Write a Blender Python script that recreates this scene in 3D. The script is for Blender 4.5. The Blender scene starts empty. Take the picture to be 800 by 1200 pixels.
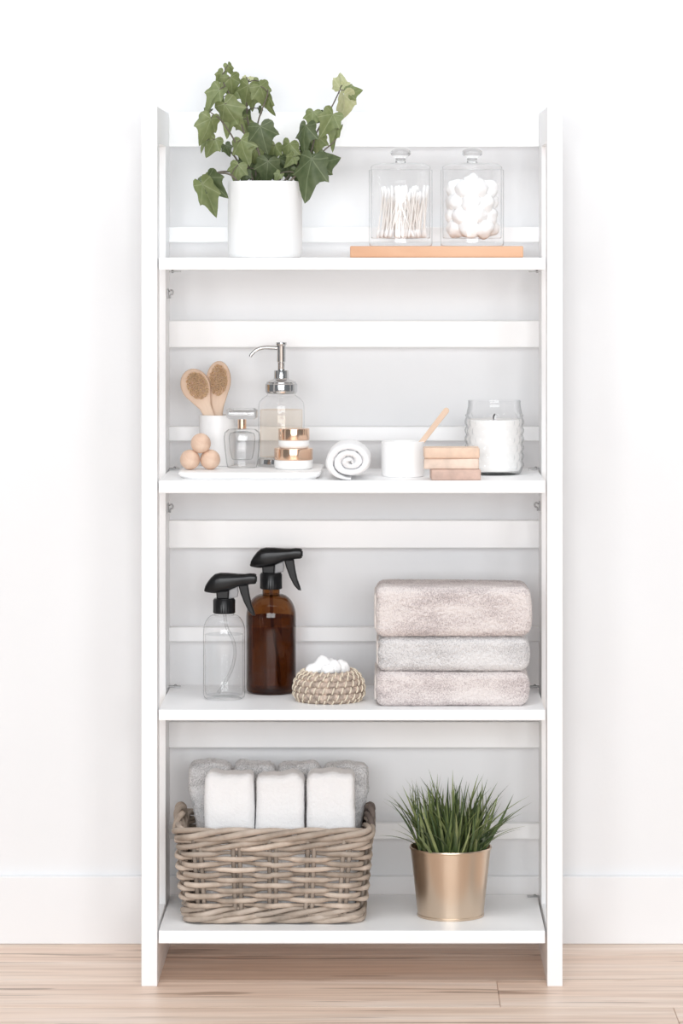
import bpy, bmesh, math, random
import numpy as np
from mathutils import Vector, Matrix, noise
random.seed(7); rng = np.random.default_rng(7)
PI = math.pi
S = bpy.context.scene
COL = S.collection

# ------------------------------------------------------------------ camera
# 1 pixel at the front plane of the shelf unit (y = 0) is 1.3 mm; the camera stands 5 m in front
F, D, VX, VY = 0.0013, 5.0, 455.0, 295.0
FLOOR_PX = 1156.0
CAMX, CAMZ = (VX - 400) * F, (FLOOR_PX - VY) * F
cd = bpy.data.cameras.new('camera'); cam = bpy.data.objects.new('camera', cd); COL.objects.link(cam)
cam.location = (CAMX, -D, CAMZ); cam.rotation_euler = (PI / 2, 0, 0)
cd.sensor_width = 36; cd.lens = 36 * (D / F) / 1200
cd.shift_x = -(VX - 400) / 1200; cd.shift_y = -(600 - VY) / 1200
cd.clip_start = 0.1; cd.clip_end = 60
S.camera = cam

# ------------------------------------------------------------------ world, windows, added overhead fill, exposure
w = bpy.data.worlds.new('world'); S.world = w; w.use_nodes = True
bg = w.node_tree.nodes['Background']; bg.inputs[0].default_value = (0.91, 0.955, 1.0, 1); bg.inputs[1].default_value = 0.25
def window_light(name, loc, target, sx, sy, power, col):
    l = bpy.data.lights.new(name, 'AREA'); l.shape = 'RECTANGLE'; l.size = sx; l.size_y = sy; l.energy = power; l.color = col
    o = bpy.data.objects.new(name, l); COL.objects.link(o); o.location = loc
    o.rotation_euler = (Vector(target) - Vector(loc)).to_track_quat('-Z', 'Y').to_euler()
window_light('window_light', (-1.0, -5.8, 1.4), (0, 0.2, 0.7), 2.0, 1.6, 104, (0.955, 0.977, 1.0))
window_light('window_light', (1.1, -5.8, 1.4), (0, 0.2, 0.7), 2.0, 1.6, 102, (0.955, 0.977, 1.0))
window_light('overhead_fill', (0.0, -1.7, 3.5), (0, -0.7, 0.0), 3.0, 1.6, 67, (0.955, 0.977, 1.0))  # added overhead fill to brighten the floor; no known roof opening here
vs = S.view_settings
vs.view_transform = 'Standard'; vs.look = 'None'; vs.gamma = 1.0; vs.use_curve_mapping = False; vs.exposure = 0.0
S.cycles.max_bounces = 16; S.cycles.transparent_max_bounces = 40; S.cycles.diffuse_bounces = 8; S.cycles.glossy_bounces = 6

# ------------------------------------------------------------------ placing
def sc(d): return F * (1 + d / D)
def WX(px, d=0): return CAMX + (px - VX) * sc(d)
def WZ(py, d=0): return CAMZ + (VY - py) * sc(d)

# ------------------------------------------------------------------ materials
def nt(name):
    m = bpy.data.materials.new(name); m.use_nodes = True
    t = m.node_tree; return m, t, t.nodes['Principled BSDF']
def N(t, kind, **kw):
    n = t.nodes.new(kind)
    for k, v in kw.items(): setattr(n, k, v)
    return n
def ramp(t, stops):
    r = N(t, 'ShaderNodeValToRGB'); e = r.color_ramp.elements
    while len(e) < len(stops): e.new(0.5)
    for x, (p, c) in zip(e, stops): x.position = p; x.color = (*c, 1) if len(c) == 3 else c
    return r
def plain(name, col, rough=0.5, metal=0.0, bump=0.0, bscale=200, var=0.0, vscale=30, stretch=(1, 1, 1), sheen=0, sub=0, coat=0, spec=None):
    m, t, b = nt(name)
    b.inputs['Base Color'].default_value = (*col, 1); b.inputs['Roughness'].default_value = rough; b.inputs['Metallic'].default_value = metal
    tc = N(t, 'ShaderNodeTexCoord'); mp = N(t, 'ShaderNodeMapping'); mp.inputs['Scale'].default_value = stretch
    t.links.new(tc.outputs['Object'], mp.inputs[0])
    if var:
        n = N(t, 'ShaderNodeTexNoise'); n.inputs['Scale'].default_value = vscale; n.inputs['Detail'].default_value = 6
        t.links.new(mp.outputs[0], n.inputs['Vector'])
        lo = tuple(max(0, c * (1 - var)) for c in col); hi = tuple(min(1, c * (1 + var)) for c in col)
        r = ramp(t, [(0.3, lo), (0.7, hi)]); t.links.new(n.outputs['Fac'], r.inputs[0]); t.links.new(r.outputs[0], b.inputs['Base Color'])
    if bump:
        n = N(t, 'ShaderNodeTexNoise'); n.inputs['Scale'].default_value = bscale; n.inputs['Detail'].default_value = 3
        t.links.new(mp.outputs[0], n.inputs['Vector'])
        bp = N(t, 'ShaderNodeBump'); bp.inputs['Strength'].default_value = bump; bp.inputs['Distance'].default_value = 0.002
        t.links.new(n.outputs['Fac'], bp.inputs['Height']); t.links.new(bp.outputs[0], b.inputs['Normal'])
    if spec is not None: b.inputs['Specular IOR Level'].default_value = spec
    if sheen: b.inputs['Sheen Weight'].default_value = sheen
    if sub: b.inputs['Subsurface Weight'].default_value = sub; b.inputs['Subsurface Radius'].default_value = (0.02, 0.02, 0.02); b.inputs['Subsurface Scale'].default_value = 0.3
    if coat: b.inputs['Coat Weight'].default_value = coat
    return m
def glass(name, centre, edge, gloss=1.0, rough=0.02, p=(0.25, 0.95), f0=0.028, f1=0.7):
    # thin clear wall: lets light through, absorbs more where the path through the wall is longer, reflects by Fresnel
    m, t, b = nt(name); t.nodes.remove(b); out = t.nodes['Material Output']
    lw = N(t, 'ShaderNodeLayerWeight'); lw.inputs[0].default_value = 0.5
    r = ramp(t, [(p[0], centre), (p[1], edge)]); t.links.new(lw.outputs['Facing'], r.inputs[0])
    tr = N(t, 'ShaderNodeBsdfTransparent'); t.links.new(r.outputs[0], tr.inputs[0])
    g = N(t, 'ShaderNodeBsdfGlossy'); g.inputs['Roughness'].default_value = rough; g.inputs[0].default_value = (gloss, gloss, gloss, 1)
    pw = N(t, 'ShaderNodeMath', operation='POWER'); t.links.new(lw.outputs['Facing'], pw.inputs[0]); pw.inputs[1].default_value = 4.0   # Schlick, same from both sides of the thin wall
    fr = N(t, 'ShaderNodeMath', operation='MULTIPLY_ADD'); t.links.new(pw.outputs[0], fr.inputs[0]); fr.inputs[1].default_value = f1; fr.inputs[2].default_value = f0
    mx = N(t, 'ShaderNodeMixShader'); t.links.new(fr.outputs[0], mx.inputs[0]); t.links.new(tr.outputs[0], mx.inputs[1]); t.links.new(g.outputs[0], mx.inputs[2])
    t.links.new(mx.outputs[0], out.inputs[0]); return m
def solid_glass(name):
    m, t, b = nt(name); b.inputs['Roughness'].default_value = 0.0; b.inputs['Transmission Weight'].default_value = 1.0; b.inputs['IOR'].default_value = 1.47
    return m
def wood(name, c1, c2, scale=18, stretch=(0.12, 1, 1), rough=0.5):
    m, t, b = nt(name); b.inputs['Roughness'].default_value = rough
    tc = N(t, 'ShaderNodeTexCoord'); mp = N(t, 'ShaderNodeMapping'); mp.inputs['Scale'].default_value = stretch
    t.links.new(tc.outputs['Object'], mp.inputs[0])
    n = N(t, 'ShaderNodeTexNoise'); n.inputs['Scale'].default_value = scale; n.inputs['Detail'].default_value = 8; n.inputs['Distortion'].default_value = 0.6
    t.links.new(mp.outputs[0], n.inputs['Vector'])
    r = ramp(t, [(0.32, c1), (0.68, c2)]); t.links.new(n.outputs['Fac'], r.inputs[0]); t.links.new(r.outputs[0], b.inputs['Base Color'])
    return m

def floor_mat():
    m, t, b = nt('laminate'); b.inputs['Roughness'].default_value = 0.42
    tc = N(t, 'ShaderNodeTexCoord'); oi = N(t, 'ShaderNodeObjectInfo')
    mul = N(t, 'ShaderNodeVectorMath', operation='SCALE'); cmb = N(t, 'ShaderNodeCombineXYZ')
    for i in range(3): t.links.new(oi.outputs['Random'], cmb.inputs[i])
    t.links.new(cmb.outputs[0], mul.inputs[0]); mul.inputs['Scale'].default_value = 37.0
    add = N(t, 'ShaderNodeVectorMath', operation='ADD'); t.links.new(tc.outputs['Object'], add.inputs[0]); t.links.new(mul.outputs[0], add.inputs[1])
    def noi(scale, det, dist, st):
        mp = N(t, 'ShaderNodeMapping'); mp.inputs['Scale'].default_value = st; t.links.new(add.outputs[0], mp.inputs[0])
        n = N(t, 'ShaderNodeTexNoise'); n.inputs['Scale'].default_value = scale; n.inputs['Detail'].default_value = det; n.inputs['Distortion'].default_value = dist
        t.links.new(mp.outputs[0], n.inputs['Vector']); return n
    a = noi(14, 5, 0.5, (0.12, 1, 1)); r1 = ramp(t, [(0.25, (0.76, 0.54, 0.415)), (0.5, (0.86, 0.675, 0.55)), (0.75, (0.90, 0.77, 0.68))]); t.links.new(a.outputs['Fac'], r1.inputs[0])
    g = noi(70, 6, 0.2, (0.05, 1, 1)); r2 = ramp(t, [(0.36, (0.78, 0.75, 0.72)), (0.58, (1, 1, 1))]); t.links.new(g.outputs['Fac'], r2.inputs[0])
    c = noi(9, 4, 1.2, (0.16, 1.5, 1)); r3 = ramp(t, [(0.635, (1, 1, 1)), (0.665, (0.60, 0.53, 0.48)), (0.74, (0.40, 0.35, 0.33))]); t.links.new(c.outputs['Fac'], r3.inputs[0])
    h = noi(32, 3, 0.8, (0.045, 1, 1)); r4 = ramp(t, [(0.63, (1, 1, 1)), (0.65, (0.55, 0.49, 0.46)), (0.8, (0.36, 0.33, 0.32))]); t.links.new(h.outputs['Fac'], r4.inputs[0])
    prev = r1
    for r, f in ((r2, 0.8), (r3, 0.8), (r4, 0.9)):
        mx = N(t, 'ShaderNodeMix', data_type='RGBA', blend_type='MULTIPLY'); mx.inputs[0].default_value = f
        t.links.new(prev.outputs[2 if prev.bl_idname == 'ShaderNodeMix' else 0], mx.inputs[6]); t.links.new(r.outputs[0], mx.inputs[7]); prev = mx
    t.links.new(prev.outputs[2], b.inputs['Base Color'])
    return m
def leaf_mat(name, base, dark, vein):
    m, t, b = nt(name); b.inputs['Roughness'].default_value = 0.5
    uv = N(t, 'ShaderNodeUVMap'); sp = N(t, 'ShaderNodeSeparateXYZ'); t.links.new(uv.outputs[0], sp.inputs[0])
    def M(op, a, c=None):
        n = N(t, 'ShaderNodeMath', operation=op)
        for i, v in enumerate((a, c)):
            if v is None: continue
            if hasattr(v, 'is_linked'): t.links.new(v, n.inputs[i])
            else: n.inputs[i].default_value = v
        return n.outputs[0]
    u, v = sp.outputs[0], sp.outputs[1]
    th = M('ARCTAN2', u, v); pp = M('PINGPONG', th, math.radians(26))
    r = M('SQRT', M('ADD', M('MULTIPLY', u, u), M('MULTIPLY', v, v)))
    dd = M('MULTIPLY', r, pp)
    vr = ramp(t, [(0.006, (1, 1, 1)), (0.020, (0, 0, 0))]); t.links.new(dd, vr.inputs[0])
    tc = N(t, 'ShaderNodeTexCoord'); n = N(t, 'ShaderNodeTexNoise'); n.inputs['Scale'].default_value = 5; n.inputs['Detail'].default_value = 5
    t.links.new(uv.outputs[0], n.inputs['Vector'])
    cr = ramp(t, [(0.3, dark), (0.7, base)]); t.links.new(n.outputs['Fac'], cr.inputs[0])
    mx = N(t, 'ShaderNodeMix', data_type='RGBA'); mf = M('MULTIPLY', vr.outputs[0], 0.38); t.links.new(mf, mx.inputs[0])
    t.links.new(cr.outputs[0], mx.inputs[6]); mx.inputs[7].default_value = (*vein, 1)
    t.links.new(mx.outputs[2], b.inputs['Base Color'])
    # a thin leaf passes a little light
    tl = N(t, 'ShaderNodeBsdfTranslucent'); t.links.new(mx.outputs[2], tl.inputs[0])
    ms = N(t, 'ShaderNodeMixShader'); ms.inputs[0].default_value = 0.25
    t.links.new(b.outputs[0], ms.inputs[1]); t.links.new(tl.outputs[0], ms.inputs[2]); t.links.new(ms.outputs[0], t.nodes['Material Output'].inputs[0])
    return m
def wicker_mat(name, a, c):
    m, t, b = nt(name); b.inputs['Roughness'].default_value = 0.65
    oi = N(t, 'ShaderNodeObjectInfo'); tc = N(t, 'ShaderNodeTexCoord')
    ad = N(t, 'ShaderNodeVectorMath', operation='ADD'); cmb = N(t, 'ShaderNodeCombineXYZ'); k = N(t, 'ShaderNodeMath', operation='MULTIPLY'); k.inputs[1].default_value = 9
    t.links.new(oi.outputs['Random'], k.inputs[0]); t.links.new(k.outputs[0], cmb.inputs[2]); t.links.new(tc.outputs['Object'], ad.inputs[0]); t.links.new(cmb.outputs[0], ad.inputs[1])
    n = N(t, 'ShaderNodeTexNoise'); n.inputs['Scale'].default_value = 26; n.inputs['Detail'].default_value = 5; t.links.new(ad.outputs[0], n.inputs['Vector'])
    r = ramp(t, [(0.28, tuple(x * 0.55 for x in a)), (0.45, a), (0.7, c)]); t.links.new(n.outputs['Fac'], r.inputs[0])
    mr = N(t, 'ShaderNodeMapRange'); mr.inputs[3].default_value = 0.72; mr.inputs[4].default_value = 1.25; t.links.new(oi.outputs['Random'], mr.inputs[0])
    sm = N(t, 'ShaderNodeVectorMath', operation='SCALE'); t.links.new(r.outputs[0], sm.inputs[0]); t.links.new(mr.outputs[0], sm.inputs['Scale']); t.links.new(sm.outputs[0], b.inputs['Base Color'])
    n2 = N(t, 'ShaderNodeTexNoise'); n2.inputs['Scale'].default_value = 300; t.links.new(ad.outputs[0], n2.inputs['Vector'])
    bp = N(t, 'ShaderNodeBump'); bp.inputs['Strength'].default_value = 0.3; bp.inputs['Distance'].default_value = 0.001
    t.links.new(n2.outputs['Fac'], bp.inputs['Height']); t.links.new(bp.outputs[0], b.inputs['Normal'])
    return m

def terry(name, lo, hi):
    # looped pile: fine speckle of loop shadows and lighter loop tips, with brushed patches
    m, t, b = nt(name); b.inputs['Roughness'].default_value = 0.95; b.inputs['Sheen Weight'].default_value = 0.25
    tc = N(t, 'ShaderNodeTexCoord'); n = N(t, 'ShaderNodeTexNoise'); n.inputs['Scale'].default_value = 520; n.inputs['Detail'].default_value = 2
    t.links.new(tc.outputs['Object'], n.inputs['Vector'])
    mp = N(t, 'ShaderNodeMapping'); mp.inputs['Scale'].default_value = (0.5, 1, 1.4); t.links.new(tc.outputs['Object'], mp.inputs[0])
    n2 = N(t, 'ShaderNodeTexNoise'); n2.inputs['Scale'].default_value = 28; n2.inputs['Detail'].default_value = 3; t.links.new(mp.outputs[0], n2.inputs['Vector'])
    ad = N(t, 'ShaderNodeMath', operation='MULTIPLY_ADD'); t.links.new(n2.outputs['Fac'], ad.inputs[0]); ad.inputs[1].default_value = 0.8; t.links.new(n.outputs['Fac'], ad.inputs[2])
    r = ramp(t, [(0.66, tuple(c * 0.72 for c in lo)), (0.80, lo), (1.0, hi)]); t.links.new(ad.outputs[0], r.inputs[0]); t.links.new(r.outputs[0], b.inputs['Base Color'])
    bp = N(t, 'ShaderNodeBump'); bp.inputs['Strength'].default_value = 0.7; bp.inputs['Distance'].default_value = 0.002
    t.links.new(n.outputs['Fac'], bp.inputs['Height']); t.links.new(bp.outputs[0], b.inputs['Normal'])
    return m

M = dict(
    wall=plain('wall_paint', (0.856, 0.860, 0.868), 0.85, bump=0.05, bscale=250),
    base=plain('baseboard_paint', (0.862, 0.866, 0.874), 0.5),
    white=plain('white_lacquer', (0.925, 0.926, 0.928), 0.4),
    lam=floor_mat(),
    under=plain('underlay', (0.25, 0.2, 0.17), 0.9),
    steel=plain('zinc_steel', (0.42, 0.42, 0.42), 0.4, 1.0),
    chrome=plain('chrome', (0.62, 0.62, 0.62), 0.12, 1.0),
    copper=plain('copper', (0.86, 0.60, 0.44), 0.16, 1.0),
    gold=plain('brushed_gold', (0.70, 0.565, 0.44), 0.30, 1.0),
    ceramic=plain('white_ceramic', (0.89, 0.885, 0.88), 0.45),
    soil=plain('soil', (0.035, 0.028, 0.02), 0.95, bump=0.8, bscale=120, var=0.5, vscale=80),
    bamboo=wood('bamboo', (0.60, 0.32, 0.18), (0.70, 0.42, 0.26), 30),
    beech=wood('beech', (0.62, 0.43, 0.31), (0.78, 0.60, 0.46), 25, (1, 1, 0.2)),
    ball=wood('ball_wood', (0.60, 0.40, 0.29), (0.76, 0.57, 0.44), 40, (1, 0.3, 1)),
    bristle=plain('bristle', (0.88, 0.67, 0.44), 0.8, var=0.18, vscale=300),
    bottle=glass('bottle_glass', (0.985, 0.985, 0.985), (0.25, 0.26, 0.27), p=(0.72, 1.0)),
    solid=solid_glass('solid_glass'),
    hob=glass('hobnail_glass', (0.985, 0.985, 0.985), (0.50, 0.51, 0.52), p=(0.40, 0.97)),
    clear=glass('clear_glass', (0.995, 0.995, 0.995), (0.60, 0.61, 0.61), p=(0.70, 0.99)),
    thick=glass('thick_glass', (0.96, 0.96, 0.96), (0.32, 0.33, 0.33), p=(0.45, 0.97)),
    water=glass('water', (0.985, 0.988, 0.988), (0.80, 0.81, 0.82), gloss=0.7, p=(0.7, 1.0), f0=0.004, f1=0.1),
    peach=glass('peach_soap', (0.998, 0.968, 0.93), (0.95, 0.86, 0.76), gloss=0.7, p=(0.65, 1.0), f0=0.004, f1=0.1),
    amber=glass('amber_glass', (0.54, 0.335, 0.165), (0.12, 0.06, 0.028), p=(0.3, 0.95)),
    amberw=glass('amber_content', (0.70, 0.55, 0.38), (0.45, 0.26, 0.13), gloss=0.3, p=(0.2, 0.95), f0=0.004, f1=0.1),
    frost=plain('frosted_glass', (0.86, 0.86, 0.85), 0.3),
    black=plain('black_plastic', (0.008, 0.008, 0.009), 0.28, spec=0.28),
    grey=plain('grey_plastic', (0.30, 0.30, 0.31), 0.45),
    tubeg=glass('dip_tube', (0.93, 0.93, 0.93), (0.55, 0.56, 0.57), p=(0.3, 0.95)),
    cotton=plain('cotton', (0.95, 0.95, 0.95), 0.95, bump=0.3, bscale=300),
    swab=plain('swab_stick', (0.90, 0.87, 0.84), 0.6),
    wax=plain('wax', (0.92, 0.915, 0.90), 0.5, sub=0.2),
    wick=plain('wick', (0.03, 0.03, 0.03), 0.9),
    towelw=plain('white_terry', (0.92, 0.92, 0.925), 0.95, bump=0.4, bscale=500),
    towelp=terry('blush_terry', (0.60, 0.525, 0.515), (0.78, 0.715, 0.69)),
    towelg=terry('pale_grey_terry', (0.60, 0.58, 0.58), (0.76, 0.74, 0.735)),
    towels=terry('silver_terry', (0.60, 0.595, 0.60), (0.82, 0.815, 0.82)),
    hem=plain('towel_hem', (0.80, 0.74, 0.70), 0.9, bump=0.3, bscale=600),
    soap1=plain('peach_soap_bar', (0.75, 0.55, 0.42), 0.55, var=0.10, vscale=60, stretch=(1, 1, 1)),
    soap2=plain('cream_soap_bar', (0.76, 0.61, 0.51), 0.55, var=0.14, vscale=50),
    soap3=plain('rose_soap_bar', (0.57, 0.40, 0.33), 0.55, var=0.16, vscale=45),
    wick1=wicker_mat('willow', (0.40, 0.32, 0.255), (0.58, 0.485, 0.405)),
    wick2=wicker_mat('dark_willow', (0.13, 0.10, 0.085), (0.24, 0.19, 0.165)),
    stake=wicker_mat('stake_willow', (0.30, 0.245, 0.20), (0.44, 0.37, 0.31)),
    grass1=plain('seagrass', (0.46, 0.365, 0.30), 0.8, var=0.5, vscale=160),
    grass2=plain('seagrass_stitch', (0.78, 0.69, 0.55), 0.75, var=0.15, vscale=100),
    stem=plain('ivy_stem', (0.13, 0.11, 0.085), 0.7, var=0.3, vscale=60),
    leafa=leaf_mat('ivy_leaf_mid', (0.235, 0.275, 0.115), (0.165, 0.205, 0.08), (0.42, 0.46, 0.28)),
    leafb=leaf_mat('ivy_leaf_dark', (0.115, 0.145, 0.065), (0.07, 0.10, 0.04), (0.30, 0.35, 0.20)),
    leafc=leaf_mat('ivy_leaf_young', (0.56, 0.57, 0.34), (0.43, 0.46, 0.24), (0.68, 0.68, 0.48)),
    bla=plain('blade_mid', (0.16, 0.21, 0.07), 0.42, var=0.4, vscale=40),
    blb=plain('blade_dark', (0.07, 0.11, 0.04), 0.42, var=0.4, vscale=40),
    blc=plain('blade_light', (0.27, 0.32, 0.13), 0.42, var=0.3, vscale=40),
)

# ------------------------------------------------------------------ mesh helpers
def mesh(name, v, f, smooth=True):
    me = bpy.data.meshes.new(name); me.from_pydata([tuple(map(float, p)) for p in v], [], [tuple(map(int, q)) for q in f]); me.update()
    if smooth: me.polygons.foreach_set('use_smooth', [True] * len(me.polygons))
    return me
def obj(name, me, mat=None, parent=None, loc=(0, 0, 0), rot=(0, 0, 0), label=None):
    o = bpy.data.objects.new(name, me); COL.objects.link(o)
    if mat is not None and not me.materials: me.materials.append(M[mat] if isinstance(mat, str) else mat)
    o.location = loc; o.rotation_euler = rot
    if parent is not None: o.parent = parent
    if label: o['label'] = label
    return o
def tag(o, label, cat, group=None):
    o['label'] = label; o['category'] = cat
    if group: o['group'] = group
    return o
def thing(name, label, cat, loc, group=None, rotz=0):
    o = bpy.data.objects.new(name, None); COL.objects.link(o); o.location = loc; o.rotation_euler = (0, 0, rotz); o.empty_display_size = 0.02
    return tag(o, label, cat, group)
def bm_mesh(bm, name, smooth=False):
    me = bpy.data.meshes.new(name); bm.to_mesh(me); bm.free()
    if smooth: me.polygons.foreach_set('use_smooth', [True] * len(me.polygons))
    return me
def box(x0, x1, y0, y1, z0, z1, bev=0.0015, seg=2, name='box'):
    bm = bmesh.new(); bmesh.ops.create_cube(bm, size=1)
    for v in bm.verts: v.co = Vector(((x0 + x1) / 2 + v.co.x * (x1 - x0), (y0 + y1) / 2 + v.co.y * (y1 - y0), (z0 + z1) / 2 + v.co.z * (z1 - z0)))
    if bev: bmesh.ops.bevel(bm, geom=bm.edges[:], offset=bev, segments=seg, affect='EDGES', profile=0.6)
    return bm_mesh(bm, name)
def lathe(prof, n=48, name='lathe', closed=False):
    v, f = [], []
    for r, z in prof:
        for i in range(n): a = 2 * PI * i / n; v.append((r * math.cos(a), r * math.sin(a), z))
    k = len(prof)
    for j in range(k if closed else k - 1):
        for i in range(n):
            a, b = j * n + i, j * n + (i + 1) % n; c, d = ((j + 1) % k) * n + (i + 1) % n, ((j + 1) % k) * n + i
            f.append((a, b, c, d))
    me = mesh(name, v, f); bm = bmesh.new(); bm.from_mesh(me)
    bmesh.ops.remove_doubles(bm, verts=bm.verts, dist=1e-6)
    bmesh.ops.recalc_face_normals(bm, faces=bm.faces)
    for e in bm.edges:
        if len(e.link_faces) == 2 and e.calc_face_angle(0) > 0.7: e.smooth = False
    bm.to_mesh(me); bm.free(); me.polygons.foreach_set('use_smooth', [True] * len(me.polygons)); return me
def rounded(prof, rad, steps=4):
    """round the inner corners of a (r,z) polyline"""
    out = [prof[0]]
    for i in range(1, len(prof) - 1):
        a, b, c = Vector(prof[i - 1]), Vector(prof[i]), Vector(prof[i + 1])
        r1 = min(rad, (a - b).length * 0.45, (c - b).length * 0.45)
        p, q = b + (a - b).normalized() * r1, b + (c - b).normalized() * r1
        for s in range(steps + 1):
            t = s / steps; out.append(tuple((1 - t) ** 2 * p + 2 * t * (1 - t) * b + t * t * q))
    return out + [prof[-1]]
def tube(pts, rad, n=8, closed=False, name='tube', cap=True):
    P = [Vector(p) for p in pts]; k = len(P); v, f = [], []
    R = rad if hasattr(rad, '__len__') else [rad] * k
    up = None
    for i in range(k):
        a = P[(i - 1) % k] if (closed or i) else P[0]; b = P[(i + 1) % k] if (closed or i < k - 1) else P[-1]
        tg = (b - a).normalized()
        if up is None: up = tg.orthogonal().normalized()
        up = (up - tg * up.dot(tg)); up = up.normalized() if up.length > 1e-6 else tg.orthogonal().normalized()
        sd = tg.cross(up)
        for j in range(n):
            an = 2 * PI * j / n; v.append(P[i] + (up * math.cos(an) + sd * math.sin(an)) * R[i])
    for i in range(k if closed else k - 1):
        off = 0
        if closed and i == k - 1:   # match the frame at the seam
            off = min(range(n), key=lambda o: sum((v[i * n + j] - v[(j + o) % n]).length for j in range(n)))
        for j in range(n):
            i2 = (i + 1) % k
            f.append((i * n + j, i * n + (j + 1) % n, i2 * n + (j + 1 + off) % n, i2 * n + (j + off) % n))
    if not closed and cap: f.append(tuple(range(n))[::-1]); f.append(tuple((k - 1) * n + j for j in range(n)))
    return mesh(name, v, f)
def spline(ctrl, n=24):
    P = [Vector(p) for p in ctrl]; P = [P[0] * 2 - P[1]] + P + [P[-1] * 2 - P[-2]]; out = []
    segs = len(P) - 3
    for s in range(n + 1):
        u = s / n * segs; i = min(int(u), segs - 1); t = u - i; a, b, c, d = P[i:i + 4]
        out.append(0.5 * ((2 * b) + (c - a) * t + (2 * a - 5 * b + 4 * c - d) * t * t + (3 * b - a - 3 * c + d) * t ** 3))
    return out
def extrude_poly(poly, y0, y1, bev=0.002, seg=2, name='plate'):
    """poly in (x,z), extruded along y"""
    bm = bmesh.new(); vs_ = [bm.verts.new((x, y0, z)) for x, z in poly]; fc = bm.faces.new(vs_)
    r = bmesh.ops.extrude_face_region(bm, geom=[fc])
    for e in r['geom']:
        if isinstance(e, bmesh.types.BMVert): e.co.y = y1
    bmesh.ops.recalc_face_normals(bm, faces=bm.faces)
    if bev:
        ed = [e for e in bm.edges if abs(e.verts[0].co.y - e.verts[1].co.y) < 1e-7]
        bmesh.ops.bevel(bm, geom=ed, offset=bev, segments=seg, affect='EDGES', profile=0.5)
    return bm_mesh(bm, name)
def soft_box(w, d, h, r, step=0.0016, fuzz=0.0006, wob=0.002, wsc=9, warp=None, seed=0, name='towel'):
    """soft cloth block: rounded box, base at z = 0, fine fuzzy relief; r = edge radius, warp(x,y,z) moves points"""
    hw, hd, hh = w / 2, d / 2, h / 2
    nx, ny, nz = (max(4, int(q / step)) for q in (w, d, h))
    bm = bmesh.new(); V = {}
    def vert(i, j, k):
        key = (i, j, k)
        if key in V: return V[key]
        p = Vector((-hw + w * i / nx, -hd + d * j / ny, -hh + h * k / nz))
        q = Vector((max(-hw + r, min(hw - r, p.x)), max(-hd + r, min(hd - r, p.y)), max(-hh + r, min(hh - r, p.z))))
        dr = p - q
        if dr.length > 1e-9: dr.normalize()
        else: dr = Vector((0, 0, 1))
        p = q + dr * r
        s = Vector((seed * 3.1, seed * 1.7, 0))
        k2 = noise.noise(p * wsc + s) * wob + noise.noise(p * 45 + s) * wob * 0.35
        k3 = noise.noise(p * 330 + s) * fuzz + (random.random() - 0.5) * fuzz * 1.2
        p = p + dr * (k2 + k3)
        if warp: p = Vector(warp(p.x, p.y, p.z))
        p.z = max(p.z + hh, 0.0)
        V[key] = bm.verts.new(p); return V[key]
    def grid(na, nb, fn):
        for a in range(na):
            for b in range(nb): bm.faces.new((fn(a, b), fn(a + 1, b), fn(a + 1, b + 1), fn(a, b + 1)))
    grid(nx, nz, lambda a, b: vert(a, 0, b)); grid(nx, nz, lambda a, b: vert(nx - a, ny, b))
    grid(ny, nz, lambda a, b: vert(nx, a, b)); grid(ny, nz, lambda a, b: vert(0, ny - a, b))
    grid(nx, ny, lambda a, b: vert(a, b, nz)); grid(nx, ny, lambda a, b: vert(nx - a, b, 0))
    return bm_mesh(bm, name, True)
def lump(r, seed, n=3, amp=0.28, sq=(1, 1, 1), name='cotton'):
    bm = bmesh.new(); bmesh.ops.create_icosphere(bm, subdivisions=n, radius=r)
    s = Vector((seed * 5.3, seed * 2.9, seed))
    for v in bm.verts:
        u = v.co.normalized(); k = 1 + amp * noise.noise(u * 1.6 + s) + amp * 0.45 * noise.noise(u * 4 + s) + 0.05 * noise.noise(u * 12 + s)
        v.co = Vector((u.x * sq[0], u.y * sq[1], u.z * sq[2])) * r * k
    return bm_mesh(bm, name, True)

# ================================================================== setting
WALL_Y, BASE_Y = 0.314, 0.302
wall = obj('wall_back', box(-3.2, 3.3, WALL_Y, WALL_Y + 0.1, -0.012, 2.7, 0), 'wall'); wall['kind'] = 'structure'
zb = WZ(1027, BASE_Y)
bb = obj('baseboard_back', extrude_poly([(0, 0)] * 0 or [(-3.2, 0), (3.3, 0), (3.3, zb), (-3.2, zb)], BASE_Y, WALL_Y, 0.0025), 'base'); bb['kind'] = 'structure'
fl = obj('floor', box(-3.2, 3.3, -6.5, WALL_Y + 0.1, -0.06, -0.012, 0), 'under'); fl['kind'] = 'structure'
PW = 0.1775; row0 = 0.041
plank_mesh = {}
def plank(x0, x1, y0, y1):
    key = (round(x1 - x0, 3), round(y1 - y0, 3))
    if key not in plank_mesh: plank_mesh[key] = box(-key[0] / 2 + 0.0003, key[0] / 2 - 0.0003, -key[1] / 2 + 0.0003, key[1] / 2 - 0.0003, -0.012, 0, 0.0007, 1, 'plank')
    obj('plank', plank_mesh[key], 'lam', fl, ((x0 + x1) / 2, (y0 + y1) / 2, 0))
joints = {0: WX(584, -0.05), 1: WX(793, -0.2), -1: -0.63, -2: -0.64, 2: 0.25}
r_ = -2
while True:
    y1 = row0 - PW * r_; y0 = y1 - PW
    if y1 < -6.4: break
    y1c = min(y1, WALL_Y)
    if y0 < WALL_Y - 0.01:
        L = 1.29; x = joints.get(r_, random.uniform(0, L)); x = x - L * math.ceil((x + 3.2) / L)
        while x < 3.3:
            a, b = max(x, -3.2), min(x + L, 3.3)
            if b - a > 0.02: plank(a, b, y0, y1c)
            x += L
    r_ += 1

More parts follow.
